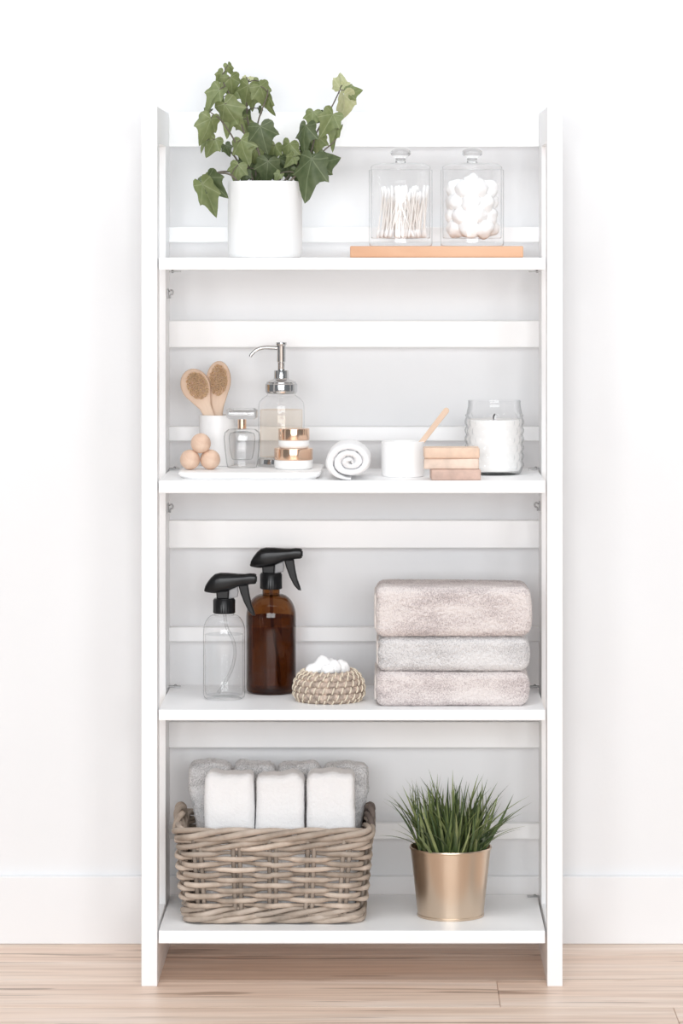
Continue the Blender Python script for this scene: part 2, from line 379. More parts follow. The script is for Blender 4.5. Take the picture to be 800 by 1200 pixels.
# ================================================================== shelf unit
SH = [302.0, 563.5, 832.0, 1091.0]; SB = [316.0, 578.0, 844.5, 1106.0]
ZT = [WZ(p) for p in SH]; ZBt = [WZ(p) for p in SB]
PL0, PL1, PR0, PR1 = WX(165.5), WX(184.2), WX(641.0), WX(659.0)
RY0, RY1 = 0.19, 0.285       # depth of the rear posts
unit = thing('shelf_unit', 'tall white folding shelf unit with four open shelves standing against the wall', 'shelf', ((PL0 + PR1) / 2, 0.14, 0))
ux, uy = unit.location.x, unit.location.y
def upart(name, x0, x1, y0, y1, z0, z1, mat='white', bev=0.0012, parent=None):
    cx, cy = (x0 + x1) / 2, (y0 + y1) / 2
    return obj(name, box(x0 - cx, x1 - cx, y0 - cy, y1 - cy, 0, z1 - z0, bev), mat, unit, (cx - ux, cy - uy, z0))
ztop = WZ(124.5)
zsr = WZ(167)
for a, b in ((PL0, PL1), (PR0, PR1)):
    upart('front_post', a, b, 0, 0.045, 0, ztop)
    upart('rear_post', a, b, RY0, RY1, 0, ztop)
    upart('side_rail', a, b, 0.0455, RY0 - 0.0005, zsr, ztop)
    upart('side_rail', a, b, 0.0455, RY0 - 0.0005, 0, WZ(1088))
for i in range(4):
    upart('shelf', WX(185.6), WX(638.6), 0.002, RY1 - 0.002, ZBt[i], ZT[i])
RD = 0.268
for p0, p1 in ((131, 172), (266, 284), (376, 407), (500, 516.5), (610, 642), (735, 751.5), (846, 876), (965, 983)):
    upart('back_rail', PL1, PR0, RD - 0.002, RD + 0.014, WZ(p1, RD), WZ(p0, RD))
def hinge(px, py, d, sx):
    # folding stay: flat strip under or over a shelf end with a rivet
    x, z = WX(px, d), WZ(py, d)
    h = obj('hinge_strip', box(-0.009, 0.009, -0.006, 0.006, -0.0009, 0.0009, 0.0004, 1), 'steel', unit, (x - ux, d - uy, z))
    bm = bmesh.new(); bmesh.ops.create_uvsphere(bm, u_segments=10, v_segments=6, radius=0.0026)
    obj('rivet', bm_mesh(bm, 'rivet', True), 'steel', h, (-sx * 0.004, 0, 0))
hinge(205, 318.2, 0.16, 1); hinge(626, 318.2, 0.16, -1)
def z_on(i): return ZT[i]
for i, pxs in ((1, (203, 626)), (2, (204, 625)), (3, (625,))):
    for px in pxs:
        d = RY1 - 0.02
        h = obj('hinge_strip', box(-0.010, 0.010, -0.006, 0.006, 0.0, 0.002, 0.0005, 1), 'steel', unit, (WX(px, d) - ux, d - uy, z_on(i)))
        bm = bmesh.new(); bmesh.ops.create_uvsphere(bm, u_segments=10, v_segments=6, radius=0.0024)
        obj('rivet', bm_mesh(bm, 'rivet', True), 'steel', h, (0.002, 0, 0.0022))
for px, py, s in ((198.5, 343, 1), (199.0, 594, 1), (629.5, 592, -1)):
    d = 0.235
    x = PL1 if s > 0 else PR0
    l = obj('latch', box(0 if s > 0 else -0.002, 0.002 if s > 0 else 0, -0.008, 0.008, -0.009, 0.006, 0.0006, 1), 'steel', unit, (x - ux, d - uy, WZ(py, d)))
    hk = spline([(s * 0.002, 0, 0.002), (s * 0.006, 0, 0.004), (s * 0.0085, 0, 0.002), (s * 0.008, 0, -0.002), (s * 0.0045, 0, -0.004), (s * 0.004, 0, -0.009)], 20)
    obj('hook', tube(hk, 0.0013, 8), 'steel', l)

# ================================================================== shelf 1: potted ivy
d0 = 0.14; s0 = sc(d0)
ivy = thing('potted_ivy', 'trailing green ivy plant in a plain white cylindrical pot', 'plant', (WX(310.5, d0), d0, ZT[0]))
pr, ph = 43.6 * s0, WZ(212.5, d0) - ZT[0]
prof = rounded([(0, 0), (pr * 0.93, 0), (pr * 0.985, 0.006), (pr, 0.02), (pr, ph), (pr - 0.005, ph), (pr - 0.006, ph - 0.02), (pr - 0.008, 0.012), (0, 0.012)], 0.002)
obj('pot', lathe(prof, 64), 'ceramic', ivy)
obj('soil', lathe([(0, ph - 0.016), (pr * 0.5, ph - 0.014), (pr - 0.0065, ph - 0.018)], 32), 'soil', ivy)
def L_(px, py, dd=0.0):   # picture point to plant-local point
    d = d0 + dd
    return Vector((WX(px, d) - ivy.location.x, dd, WZ(py, d) - ZT[0]))
stems = [
    [(300, 222, 0), (288, 190, -.01), (272, 160, -.015), (258, 140, -.02), (247, 132, -.02)],
    [(303, 222, 0), (296, 185, .0), (284, 150, -.01), (273, 118, -.01), (263, 100, -.005), (261, 90, 0)],
    [(305, 222, .01), (300, 180, .01), (290, 140, .01), (289, 110, .005), (291, 96, 0)],
    [(308, 222, -.01), (306, 190, -.02), (300, 165, -.02), (303, 140, -.02), (312, 115, -.01), (314, 105, 0)],
    [(325, 222, 0), (342, 202, 0), (362, 182, 0), (371, 155, 0), (386, 130, 0), (396, 110, 0), (399, 102, 0)],
    [(320, 222, .01), (335, 200, .015), (352, 178, .015), (362, 150, .012), (368, 132, .01)],
    [(285, 222, -.02), (272, 206, -.03), (258, 203, -.035), (247, 208, -.035), (243, 214, -.035)],
    [(283, 222, .0), (275, 204, .01), (262, 201, .0), (250, 204, -.01), (245, 212, -.01)],
    [(292, 222, .0), (280, 192, .02), (268, 176, .02), (252, 168, .015), (246, 164, .01)],
    [(330, 222, -.03), (350, 203, -.03), (366, 195, -.03), (378, 178, -.02), (392, 165, -.015), (396, 152, -.01)],
]
SP = []
for st in stems:
    pts = spline([L_(*p) for p in st], 26); k = len(pts)
    obj('stem', tube(pts, [0.0019 * (1 - 0.55 * i / k) for i in range(k)], 6), 'stem', ivy); SP += pts[5:]
half = [(0, -0.03), (0.08, -0.15), (0.20, -0.23), (0.34, -0.22), (0.47, -0.12), (0.50, 0.0), (0.46, 0.11), (0.50, 0.20), (0.56, 0.30), (0.58, 0.43), (0.47, 0.44), (0.37, 0.50), (0.30, 0.60), (0.22, 0.76), (0.11, 0.93)]
outl = half + [(0, 1.06)] + [(-x, y) for x, y in half[:0:-1]]
def leaf_mesh(bend, fold, wide, tw):
    v, f, uv = [(0, 0, 0)], [], [(0, 0)]
    n = len(outl)
    for kk in (0.5, 1.0):
        for x, y in outl:
            x, y = x * kk * wide, y * kk
            z = fold * abs(x) - bend * (y * y if y > 0 else 0.4 * y * y) - 0.25 * x * x + tw * x * y + 0.045 * math.sin(8 * x + 6 * y)
            v.append((x, y, z)); uv.append((x / wide, y))
    for i in range(n):
        j = (i + 1) % n; f.append((0, 1 + i, 1 + j)); f.append((1 + i, 1 + n + i, 1 + n + j, 1 + j))
    me = mesh('leaf', v, f); ul = me.uv_layers.new(name='UVMap')
    for lp in me.loops: ul.data[lp.index].uv = uv[lp.vertex_index]
    return me
LM = [[leaf_mesh(b, fo, wd, tw) for b, fo, wd, tw in ((0.30, -0.20, 0.95, 0.15), (0.48, 0.40, 0.85, -0.3), (0.25, -0.45, 0.95, 0.3), (0.5, 0.7, 0.62, 0.25))] for _ in range(3)]
for row, mt in zip(LM, ('leafa', 'leafb', 'leafc')):
    for me in row: me.materials.append(M[mt])
# base px, base py, tip px, tip py, colour, shape, depth offset
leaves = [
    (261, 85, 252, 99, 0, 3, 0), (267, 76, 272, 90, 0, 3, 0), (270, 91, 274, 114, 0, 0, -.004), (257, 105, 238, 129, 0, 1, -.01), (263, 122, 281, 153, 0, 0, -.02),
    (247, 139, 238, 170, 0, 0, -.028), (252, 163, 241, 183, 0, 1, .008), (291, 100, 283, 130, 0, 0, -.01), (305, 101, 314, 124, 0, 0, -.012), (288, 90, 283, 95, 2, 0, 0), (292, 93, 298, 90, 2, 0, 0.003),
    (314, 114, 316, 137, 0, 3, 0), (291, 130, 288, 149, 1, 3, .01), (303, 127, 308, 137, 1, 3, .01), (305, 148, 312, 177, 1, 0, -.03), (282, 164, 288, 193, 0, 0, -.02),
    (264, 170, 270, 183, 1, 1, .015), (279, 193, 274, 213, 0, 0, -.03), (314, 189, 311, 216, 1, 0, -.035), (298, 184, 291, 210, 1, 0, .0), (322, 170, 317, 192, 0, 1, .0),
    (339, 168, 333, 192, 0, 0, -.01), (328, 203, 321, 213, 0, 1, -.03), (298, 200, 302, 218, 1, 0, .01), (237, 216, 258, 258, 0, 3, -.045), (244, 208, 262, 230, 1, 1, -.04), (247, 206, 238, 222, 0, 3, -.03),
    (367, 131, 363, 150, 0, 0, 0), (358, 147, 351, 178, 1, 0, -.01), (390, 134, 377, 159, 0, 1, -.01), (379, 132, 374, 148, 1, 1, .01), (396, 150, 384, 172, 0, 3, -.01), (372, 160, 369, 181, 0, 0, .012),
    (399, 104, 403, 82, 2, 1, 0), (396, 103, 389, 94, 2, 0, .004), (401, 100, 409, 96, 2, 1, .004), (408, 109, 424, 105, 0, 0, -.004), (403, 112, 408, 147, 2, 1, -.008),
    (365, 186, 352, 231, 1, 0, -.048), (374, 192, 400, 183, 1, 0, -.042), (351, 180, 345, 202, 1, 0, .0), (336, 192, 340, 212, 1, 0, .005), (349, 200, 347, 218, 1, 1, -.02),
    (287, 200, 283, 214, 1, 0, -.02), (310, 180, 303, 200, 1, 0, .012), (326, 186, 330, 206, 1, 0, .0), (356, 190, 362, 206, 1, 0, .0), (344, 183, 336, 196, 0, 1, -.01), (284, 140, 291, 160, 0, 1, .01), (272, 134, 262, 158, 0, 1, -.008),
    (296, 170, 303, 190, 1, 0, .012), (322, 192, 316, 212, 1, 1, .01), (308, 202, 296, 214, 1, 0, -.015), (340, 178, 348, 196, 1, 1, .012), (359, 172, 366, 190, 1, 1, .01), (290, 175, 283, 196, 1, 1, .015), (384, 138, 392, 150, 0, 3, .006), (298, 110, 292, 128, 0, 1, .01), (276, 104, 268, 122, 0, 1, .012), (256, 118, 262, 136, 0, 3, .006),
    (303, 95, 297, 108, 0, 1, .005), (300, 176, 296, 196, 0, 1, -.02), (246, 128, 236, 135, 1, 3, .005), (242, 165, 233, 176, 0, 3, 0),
]
for i, (bx, by, tx, ty, c, sh, dd) in enumerate(leaves):
    B, T = L_(bx, by, dd), L_(tx, ty, dd)
    ln = (T - B).length / 1.0
    y = (T - B).normalized(); y = (y + Vector((0, random.uniform(-0.45, 0.35), 0))).normalized()
    nrm = Vector((random.uniform(-0.75, 0.75), -1, random.uniform(-0.1, 0.7))); nrm = (nrm - y * nrm.dot(y)).normalized()
    x = y.cross(nrm)
    k = ln * random.uniform(0.97, 1.06); wk = k * (1.08 if ln < 0.04 else 0.86)
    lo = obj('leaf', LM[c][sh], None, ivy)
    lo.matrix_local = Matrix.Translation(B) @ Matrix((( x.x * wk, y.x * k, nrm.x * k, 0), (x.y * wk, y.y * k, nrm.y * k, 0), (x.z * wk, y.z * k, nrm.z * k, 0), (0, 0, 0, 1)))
    q = min((p for p in SP if (p - B).length > 0.006 or True), key=lambda p: (p - B).length + (0.02 if p.z > B.z + 0.01 else 0))
    if (q - B).length > 0.002:
        mid = (q + B) / 2 + Vector((0, -0.002, 0.1 * (q - B).length))
        obj('petiole', tube(spline([q, mid, B], 8), 0.0008, 5), 'stem', ivy)

# ------------------------------------------------------------------ board and jars
bd = tag(obj('wooden_board', box(-101.5 * sc(.06), 101.5 * sc(.06), -0.075, 0.075, 0, WZ(288.3, .06) - ZT[0], 0.002), 'bamboo', None, (WX(511.5, .06), 0.135, ZT[0])), 'thin warm brown wooden board under two lidded glass jars', 'board')
JZ = WZ(288.3, .06) + 0.0002
def swab_jar(px, label):
    d = 0.135; s = sc(d); t = thing('glass_jar', label, 'jar', (WX(px, d), d, JZ))
    R = 37.3 * s; H = WZ(199, d) - JZ
    body = rounded([(0, 0.0), (R - 0.001, 0.0), (R, 0.004), (R, H), (R - 0.0035, H), (R - 0.0035, 0.012), (0, 0.0105)], 0.002, 3)
    obj('body', lathe(body, 64), 'clear', t)
    lz = H + 0.0003
    lid = obj('lid', lathe(rounded([(0, lz), (R * 0.94, lz), (R * 0.94, lz + 0.005), (R * 0.80, lz + 0.009), (0.010, lz + 0.011), (0, lz + 0.011)], 0.002, 3), 64), 'clear', t)
    kz = lz + 0.011
    kp = [(0, kz), (0.009, kz), (0.0075, kz + 0.005), (0.010, kz + 0.008), (0.0155, kz + 0.012), (0.0160, kz + 0.0165), (0.0120, kz + 0.0215), (0.006, kz + 0.0240), (0, kz + 0.0245)]
    obj('knob', lathe(rounded(kp, 0.003, 3), 32), 'solid', lid)
    return t, R, H
t1, R1, H1 = swab_jar(469.3, 'clear glass jar with knob lid filled with cotton swabs')
t2, R2, H2 = swab_jar(553.0, 'clear glass jar with knob lid filled with white cotton balls')
# cotton swab (one mesh, two materials: paper stick and cotton ends)
def swab_mesh():
    L, parts = 0.084, []
    prof = [(0, 0), (0.0012, 0.0008), (0.0024, 0.004), (0.0023, 0.010), (0.0011, 0.0145), (0.0011, L - 0.0145), (0.0023, L - 0.010), (0.0024, L - 0.004), (0.0012, L - 0.0008), (0, L)]
    me = lathe(prof, 8); me.materials.append(M['swab']); me.materials.append(M['cotton'])
    for p in me.polygons:
        if p.center.z < 0.0145 or p.center.z > L - 0.0145: p.material_index = 1
    return me
sw = swab_mesh()
rin = R1 - 0.0065
for i in range(96):
    a = random.uniform(0, 2 * PI); rb = rin * math.sqrt(random.uniform(0.02, 1)) * 0.92
    a2 = a + random.gauss(0, 0.4); rt = rb * random.uniform(0.85, 1.0) + 0.0
    lean = random.uniform(-0.008, 0.022)
    B = Vector((rb * math.cos(a), rb * math.sin(a), 0.0125)); T = Vector((rt * math.cos(a2) + lean, rt * math.sin(a2), 0.0955))
    if math.hypot(T.x, T.y) > rin: T.x *= rin / math.hypot(T.x, T.y) * 0.99; T.y *= rin / math.hypot(T.x, T.y + 1e-9) * 0.99
    dr = (T - B).normalized()
    o = obj('cotton_swab', sw, None, None, t1.location + B); o.rotation_mode = 'QUATERNION'; o.rotation_quaternion = dr.to_track_quat('Z', 'Y')
    o.scale = (1, 1, random.uniform(0.80, 1.0))
    tag(o, 'white cotton swab standing in the lidded glass jar', 'cotton swab', 'cotton swabs in the glass jar')
def cotton_ball(loc, r, seed, label, group, sq=(1, 1, 1)):
    tag(obj('cotton_ball', lump(r, seed, 3, 0.22, sq), 'cotton', None, loc, (random.random() * 6,) * 3), label, 'cotton ball', group)
k = 0
for lay, (z, nn, rr) in enumerate(((0.028, 7, 0.0275), (0.028, 1, 0), (0.048, 7, 0.0275), (0.050, 1, 0), (0.068, 7, 0.0275), (0.070, 1, 0), (0.088, 7, 0.0265), (0.096, 1, 0))):
    for i in range(nn):
        a = 2 * PI * i / nn + lay * 0.7
        cotton_ball(t2.location + Vector((rr * math.cos(a), rr * math.sin(a), z + random.uniform(-.002, .002))), 0.0150, k, 'white cotton ball packed inside the lidded glass jar', 'cotton balls in the glass jar'); k += 1

# ================================================================== shelf 2
Z2 = ZT[1]
TZ = Z2 + 0.0105
x0, x1 = WX(208, .03), WX(376, .03)
tw_, td_ = (x1 - x0), 0.21
def round_rect(hx, hy, r, n=6):
    out = []
    for cx, cy, a0 in ((hx - r, hy - r, 0), (-hx + r, hy - r, PI / 2), (-hx + r, -hy + r, PI), (hx - r, -hy + r, 1.5 * PI)):
        for i in range(n + 1): a = a0 + PI / 2 * i / n; out.append((cx + r * math.cos(a), cy + r * math.sin(a)))
    return out
def loft(rings, name='loft', capb=True, capt=True):
    n = len(rings[0]); v = [p for r in rings for p in r]; f = []
    for k in range(len(rings) - 1):
        for i in range(n): f.append((k * n + i, k * n + (i + 1) % n, (k + 1) * n + (i + 1) % n, (k + 1) * n + i))
    if capb: f.append(tuple(range(n))[::-1])
    if capt: f.append(tuple((len(rings) - 1) * n + i for i in range(n)))
    me = mesh(name, v, f); bm = bmesh.new(); bm.from_mesh(me); bmesh.ops.recalc_face_normals(bm, faces=bm.faces)
    for e in bm.edges:
        if len(e.link_faces) == 2 and e.calc_face_angle(0) > 0.6: e.smooth = False
    bm.to_mesh(me); bm.free(); me.polygons.foreach_set('use_smooth', [True] * len(me.polygons)); return me
def rr3(hx, hy, r, z): return [(x, y, z) for x, y in round_rect(hx, hy, r)]
tray = tag(obj('vanity_tray', loft([rr3(tw_ / 2 - .008, td_ / 2 - .008, .015, 0), rr3(tw_ / 2 - .006, td_ / 2 - .006, .015, .002), rr3(tw_ / 2 - .0015, td_ / 2 - .0015, .016, .005), rr3(tw_ / 2, td_ / 2, .017, .0085), rr3(tw_ / 2 - .001, td_ / 2 - .001, .016, .0105)]), 'ceramic', None, ((x0 + x1) / 2, 0.03 + td_ / 2, Z2)), 'low white glazed tray carrying the perfume bottle and soap dispenser', 'tray')
# tumbler with two brushes
d = 0.20; s = sc(d); CX = WX(254.5, d)
R, H = 21.2 * s, WZ(486, d) - TZ
tag(obj('tumbler', lathe(rounded([(0, 0), (R * .93, 0), (R, .01), (R, H), (R - .003, H), (R - .0035, .006), (0, .005)], .002, 3), 48), 'ceramic', None, (CX, d, TZ)), 'plain white tumbler holding two wooden body brushes', 'tumbler')
def brush(tx, ty, hw, hl, tilt, bx, by, bw, bl, label, dd):
    """tx,ty: centre of the oval head in the picture; tilt in degrees, handle runs down into the tumbler"""
    dz = d + dd
    t = thing('body_brush', label, 'brush', (WX(tx, dz), dz, WZ(ty, dz)), 'wooden brushes in the tumbler')
    t.rotation_euler = (0, math.radians(tilt), 0)
    p = []
    for i in range(25):
        a = math.radians(-35 + 250 * i / 24); p.append((hw * math.cos(a), hl * math.sin(a)))
    hb = 0.0075
    p += [(-hb - .002, -hl * 1.35), (-hb, -0.062), (-hb + .003, -0.068), (hb - .003, -0.068), (hb, -0.062), (hb + .002, -hl * 1.35)]
    obj('wooden_body', extrude_poly(p, -0.005, 0.005, 0.0025, 3), 'beech', t)
    v, f = [], []
    for i in range(760):
        r, a = math.sqrt(random.random()), random.random() * 2 * PI
        cx, cz = bx + bw * r * math.cos(a), by + bl * r * math.sin(a); ln = 0.0075 + 0.002 * random.random(); q = 0.00065
        jx, jz = random.gauss(0, .0011), random.gauss(0, .0011); n0 = len(v)
        for k3 in range(3):
            an = 2 * PI * k3 / 3; v.append((cx + q * math.cos(an), -0.005, cz + q * math.sin(an)))
        for k3 in range(3):
            an = 2 * PI * k3 / 3; v.append((cx + jx + q * .7 * math.cos(an), -0.005 - ln, cz + jz + q * .7 * math.sin(an)))
        for k3 in range(3): f.append((n0 + k3, n0 + (k3 + 1) % 3, n0 + 3 + (k3 + 1) % 3, n0 + 3 + k3))
        f.append((n0 + 3, n0 + 4, n0 + 5))
    b = obj('bristles', mesh('bristles', v, f, False), 'bristle', t); b['kind'] = 'stuff'
brush(229, 452, 17.0 * s, 20.5 * s, -25, 0.0035, -0.001, 0.0165, 0.0225, 'wooden body brush leaning away from its upright twin in the white tumbler', -0.006)
brush(256, 446, 14.5 * s, 23 * s, 2, 0.0, 0.001, 0.0145, 0.0245, 'upright wooden body brush with tan bristles in the white tumbler', 0.006)
# wooden balls
rb = 11.8 * sc(.098)
def wood_ball(px, py, dd, label, grp=None):
    bm = bmesh.new(); bmesh.ops.create_uvsphere(bm, u_segments=32, v_segments=20, radius=rb)
    for v in bm.verts:
        v.co.y *= 1.0; u = v.co.normalized(); v.co *= 1 + 0.02 * noise.noise(u * 2 + Vector((px, 0, 0)))
    tag(obj('wooden_ball', bm_mesh(bm, 'ball', True), 'ball', None, (WX(px, dd), dd, py)), label, 'wooden ball', grp)
wood_ball(222.6, TZ + rb, .098, 'pale wooden ball on the tray, the lower one away from the perfume bottle', 'lower wooden balls on the tray')
wood_ball(246.2, TZ + rb, .102, 'pale wooden ball lying on the tray next to the perfume bottle', 'lower wooden balls on the tray')
wood_ball(235.2, TZ + rb + 1.62 * rb, .098, 'pale wooden ball resting on top of two others on the tray')
# perfume bottle
d = 0.142; s = sc(d)
pf = thing('perfume_bottle', 'clear glass perfume bottle with glass stopper and copper collar on the tray', 'bottle', (WX(283.5, d), d, TZ))
H = WZ(502, d) - TZ; W_ = 21.5 * s
def ov(k, z, b=0.62): return [(k * math.cos(2 * PI * i / 40), k * b * math.sin(2 * PI * i / 40), z) for i in range(40)]
obj('body', loft([ov(W_ * .72, 0), ov(W_ * .80, .001), ov(W_ * .86, .008), ov(W_ * .95, .03), ov(W_, H * .78), ov(W_ * .95, H * .90), ov(W_ * .75, H * .98), ov(W_ * .3, H)]), 'thick', pf)
obj('perfume', loft([ov(W_ * .50, .013), ov(W_ * .58, .016), ov(W_ * .68, .03), ov(W_ * .72, H * .78), ov(W_ * .66, H * .88), ov(W_ * .3, H * .93)]), 'thick', pf)
obj('collar', lathe([(0, H), (5.0 * s, H), (5.0 * s, H + .0145), (0, H + .0145)], 24), 'copper', pf)
cap = obj('stopper', loft([rr3(15 * s, .012, .004, H + .0147), rr3(18 * s, .014, .005, H + .018), rr3(18 * s, .014, .005, H + .029), rr3(15 * s, .012, .004, H + .032)]), 'solid', pf)
# soap dispenser
d = 0.19; s = sc(d)
sd_ = thing('soap_dispenser', 'glass soap dispenser with chrome pump and peach liquid soap', 'dispenser', (WX(329.5, d), d, TZ))
zz = lambda py: WZ(py, d) - TZ
R = 27 * s
obj('base_ring', lathe(rounded([(0, 0), (R + .0012, 0), (R + .0016, .004), (R + .0010, zz(537)), (0, zz(537))], .001), 48), 'chrome', sd_)
z0 = zz(537) + .0002
obj('bottle', lathe(rounded([(0, z0), (R, z0), (R, zz(476)), (R * .97, zz(471)), (R * .80, zz(466)), (R * .62, zz(463)), (R * .60, zz(461))], .004, 4), 48), 'clear', sd_)
obj('liquid_soap', lathe(rounded([(0, z0 + .002), (R - .003, z0 + .002), (R - .003, zz(480)), (0, zz(480))], .001), 48), 'peach', sd_)
obj('pump_tube', tube([(0, 0, z0 + .006), (0, 0, zz(462))], .0025, 10), 'clear', sd_)
zc = zz(461)
col = obj('collar', lathe(rounded([(0, zc), (17.5 * s, zc), (18.8 * s, zz(458.5)), (18.8 * s, zz(450)), (17.3 * s, zz(449)), (17.3 * s, zz(447.5)), (9.5 * s, zz(444.5)), (8.6 * s, zz(443)), (8.6 * s, zz(434)), (0, zz(434))], .0007, 2), 48), 'chrome', sd_)
pm = obj('pump', lathe(rounded([(0, zz(434)), (4.2 * s, zz(434)), (4.2 * s, zz(425)), (5.0 * s, zz(424)), (5.0 * s, zz(405)), (6.2 * s, zz(403.5)), (6.2 * s, zz(401)), (0, zz(401))], .0006, 2), 32), 'chrome', sd_)
sp_ = spline([(-2 * s, 0, zz(408)), (-14 * s, 0, zz(407.3)), (-22 * s, 0, zz(407.6)), (-29 * s, 0, zz(410)), (-34.5 * s, 0, zz(415)), (-36.5 * s, 0, zz(418))], 24)
obj('spout', tube(sp_, [0.0034 - 0.0008 * i / 24 for i in range(25)], 12), 'chrome', pm)
# cream jars
def cream_jar(px, r, pz, pb, pl, label, d):
    s = sc(d); t = thing('cream_jar', label, 'jar', (WX(px, d), d, pz), 'copper lidded cream jars')
    R = r * s; h1, h2 = pb, pb + pl
    obj('jar_body', lathe(rounded([(0, 0), (R * .90, 0), (R, .003), (R, h1), (0, h1)], .002, 3), 48), 'frost', t)
    obj('lid', lathe(rounded([(0, h1), (R * 1.0, h1), (R * 1.0, h2), (0, h2)], .0012, 3), 48), 'copper', t)
    return pz + h2
d = .118; s = sc(d)
zt = cream_jar(343.8, 22.6, TZ, (550.5 - 539.5) * s, 13.5 * s, 'larger frosted glass cream jar with copper lid under a smaller one', d)
cream_jar(344.3, 18.2, zt, (526 - 516.5) * s, 13.5 * s, 'smaller frosted cream jar with copper lid stacked on a larger one', d)
# rolled hand towel
def spiral_roll(R, turns, length, name, thick_gap=0.0006):
    n = int(turns * 44); p = R / (turns + 0.35); v, f = [], []
    prof = []
    for i in range(12):
        a = 2 * PI * i / 12; ce = max(-1, min(1, 1.35 * math.cos(a))); se = math.sin(a)
        prof.append((ce, math.copysign(abs(se) ** 0.35, se)))
    m_ = len(prof)
    for i in range(n + 1):
        th = 2 * PI * turns * i / n; rc = p * (0.35 + turns * i / n) - p / 2 + 0.0
        rc = max(rc, 0.0012) * (1 + 0.02 * math.sin(3 * th) + 0.03 * noise.noise(Vector((th * 1.1, 3, 0)))); hb = (p - thick_gap) / 2
        if i > n - 10: hb *= 0.35 + 0.65 * (n - i) / 10
        for a, b in prof:
            fz = noise.noise(Vector((th * 9, a * 2, b * 3))) * .0010
            rr = rc + hb * a + fz; ln = length / 2 - 0.003 * abs(a) ** 2
            v.append((rr * math.cos(th - 0.9), ln * b + 0.0012 * math.sin(th * 1.3), rr * math.sin(th - 0.9)))
    for i in range(n):
        for j in range(m_): f.append((i * m_ + j, i * m_ + (j + 1) % m_, (i + 1) * m_ + (j + 1) % m_, (i + 1) * m_ + j))
    f.append(tuple(range(m_))); f.append(tuple(n * m_ + j for j in range(m_))[::-1])
    me = mesh(name, v, f); bm = bmesh.new(); bm.from_mesh(me); bmesh.ops.recalc_face_normals(bm, faces=bm.faces); bm.to_mesh(me); bm.free(); return me
Rr = 24.3 * F * 1.0
ro = tag(obj('rolled_towel', spiral_roll(31.5 * F, 2.9, 0.13, 'roll', 0.0001), 'towelw', None, (WX(410.5, .07), .0725, Z2)), 'white face towel rolled up with its spiral end showing', 'towel')
ro.scale = (1.0, 1, 0.785)
zmin = min(v.co.z for v in ro.data.vertices); ro.location.z = Z2 - zmin * 0.785
# bowl with spatula
d = .10; s = sc(d); R = 25.2 * s; H = WZ(517, d) - Z2
bw = thing('ceramic_bowl', 'small straight sided white bowl with a wooden spatula in it', 'bowl', (WX(472, d), d, Z2))
obj('bowl_wall', lathe(rounded([(0, 0), (R * .95, 0), (R, .004), (R, H), (R - .003, H), (R - .0035, .006), (0, .005)], .0018, 3), 56), 'ceramic', bw)
obj('cream_filling', lathe([(0, H * .72), (R * .5, H * .73), (R - .0036, H * .70), (R - .0036, .0065), (0, .0065)], 40), 'wax', bw)
ang = math.atan2(525 - 494, 518 - 478); L = 0.088
pp = [(-.0040, -L / 2 + .004), (-.0025, -L / 2), (.0025, -L / 2), (.0040, -L / 2 + .004), (.0042, 0)]
pp += [(.0046 * math.cos(a), L / 2 - .0046 + .0046 * math.sin(a)) for a in [PI * i / 8 for i in range(9)]] + [(-.0042, 0)]
sx, sz = WX(509.5 - 2.2, d), WZ(498 + 3.0, d)
dl = Vector((math.sin(ang), 0, math.cos(ang)))
tip = Vector((WX(523.8, d), d - .004, WZ(479.5, d)))
so = tag(obj('wooden_spatula', extrude_poly(pp, -.0009, .0009, .0005, 1), 'beech', None, tip - dl * (L / 2 - .002)), 'flat wooden spatula stick leaning in the small white bowl', 'spatula')
so.rotation_euler = (0, ang, 0)
# soap bars
def soap(px0, px1, dz0, dz1, z, h, mat, label, rz):
    d = dz0; w_, dd = (px1 - px0) * sc(d), dz1 - dz0
    bm = bmesh.new(); bmesh.ops.create_cube(bm, size=1)
    for v in bm.verts: v.co = Vector((v.co.x * w_, v.co.y * dd, (v.co.z + .5) * h))
    bmesh.ops.bevel(bm, geom=bm.edges[:], offset=.0022, segments=3, affect='EDGES', profile=.5)
    bmesh.ops.subdivide_edges(bm, edges=[e for e in bm.edges if e.calc_length() > .02], cuts=5, use_grid_fill=True)
    for v in bm.verts:
        if .002 < v.co.z < h - .002: n_ = noise.noise(v.co * 60 + Vector((px0, z * 90, 0))); v.co.x += n_ * .0008; v.co.y += n_ * .0008
    tag(obj('soap_bar', bm_mesh(bm, 'soap', True), mat, None, (WX((px0 + px1) / 2, d), (dz0 + dz1) / 2, z), (0, 0, math.radians(rz))), label, 'soap', 'handmade soap bars')
hs = 12.6 * F
soap(504.5, 563, .012, .057, Z2, hs, 'soap3', 'darker rose brown soap bar at the bottom of the stack', 2)
soap(497, 561.5, .016, .060, Z2 + hs + .0002, hs, 'soap2', 'cream and peach marbled soap bar in the middle of the stack', -2)
soap(496.5, 561.5, .014, .058, Z2 + 2 * hs + .0004, hs, 'soap1', 'pale peach soap bar on top of the stack', 1)
# candle
d = .15; s = sc(d); cn = thing('candle', 'white candle in a clear hobnail glass jar', 'candle', (WX(579, d), d, Z2))
R = 33.2 * s; H = WZ(469, d) - Z2
prof = rounded([(0, 0), (R * .90, 0), (R * .985, .006), (R, .02), (R, H * .80), (R * .955, H * .87), (R * .92, H * .93), (R * .925, H), (R * .885, H)], .004, 4)
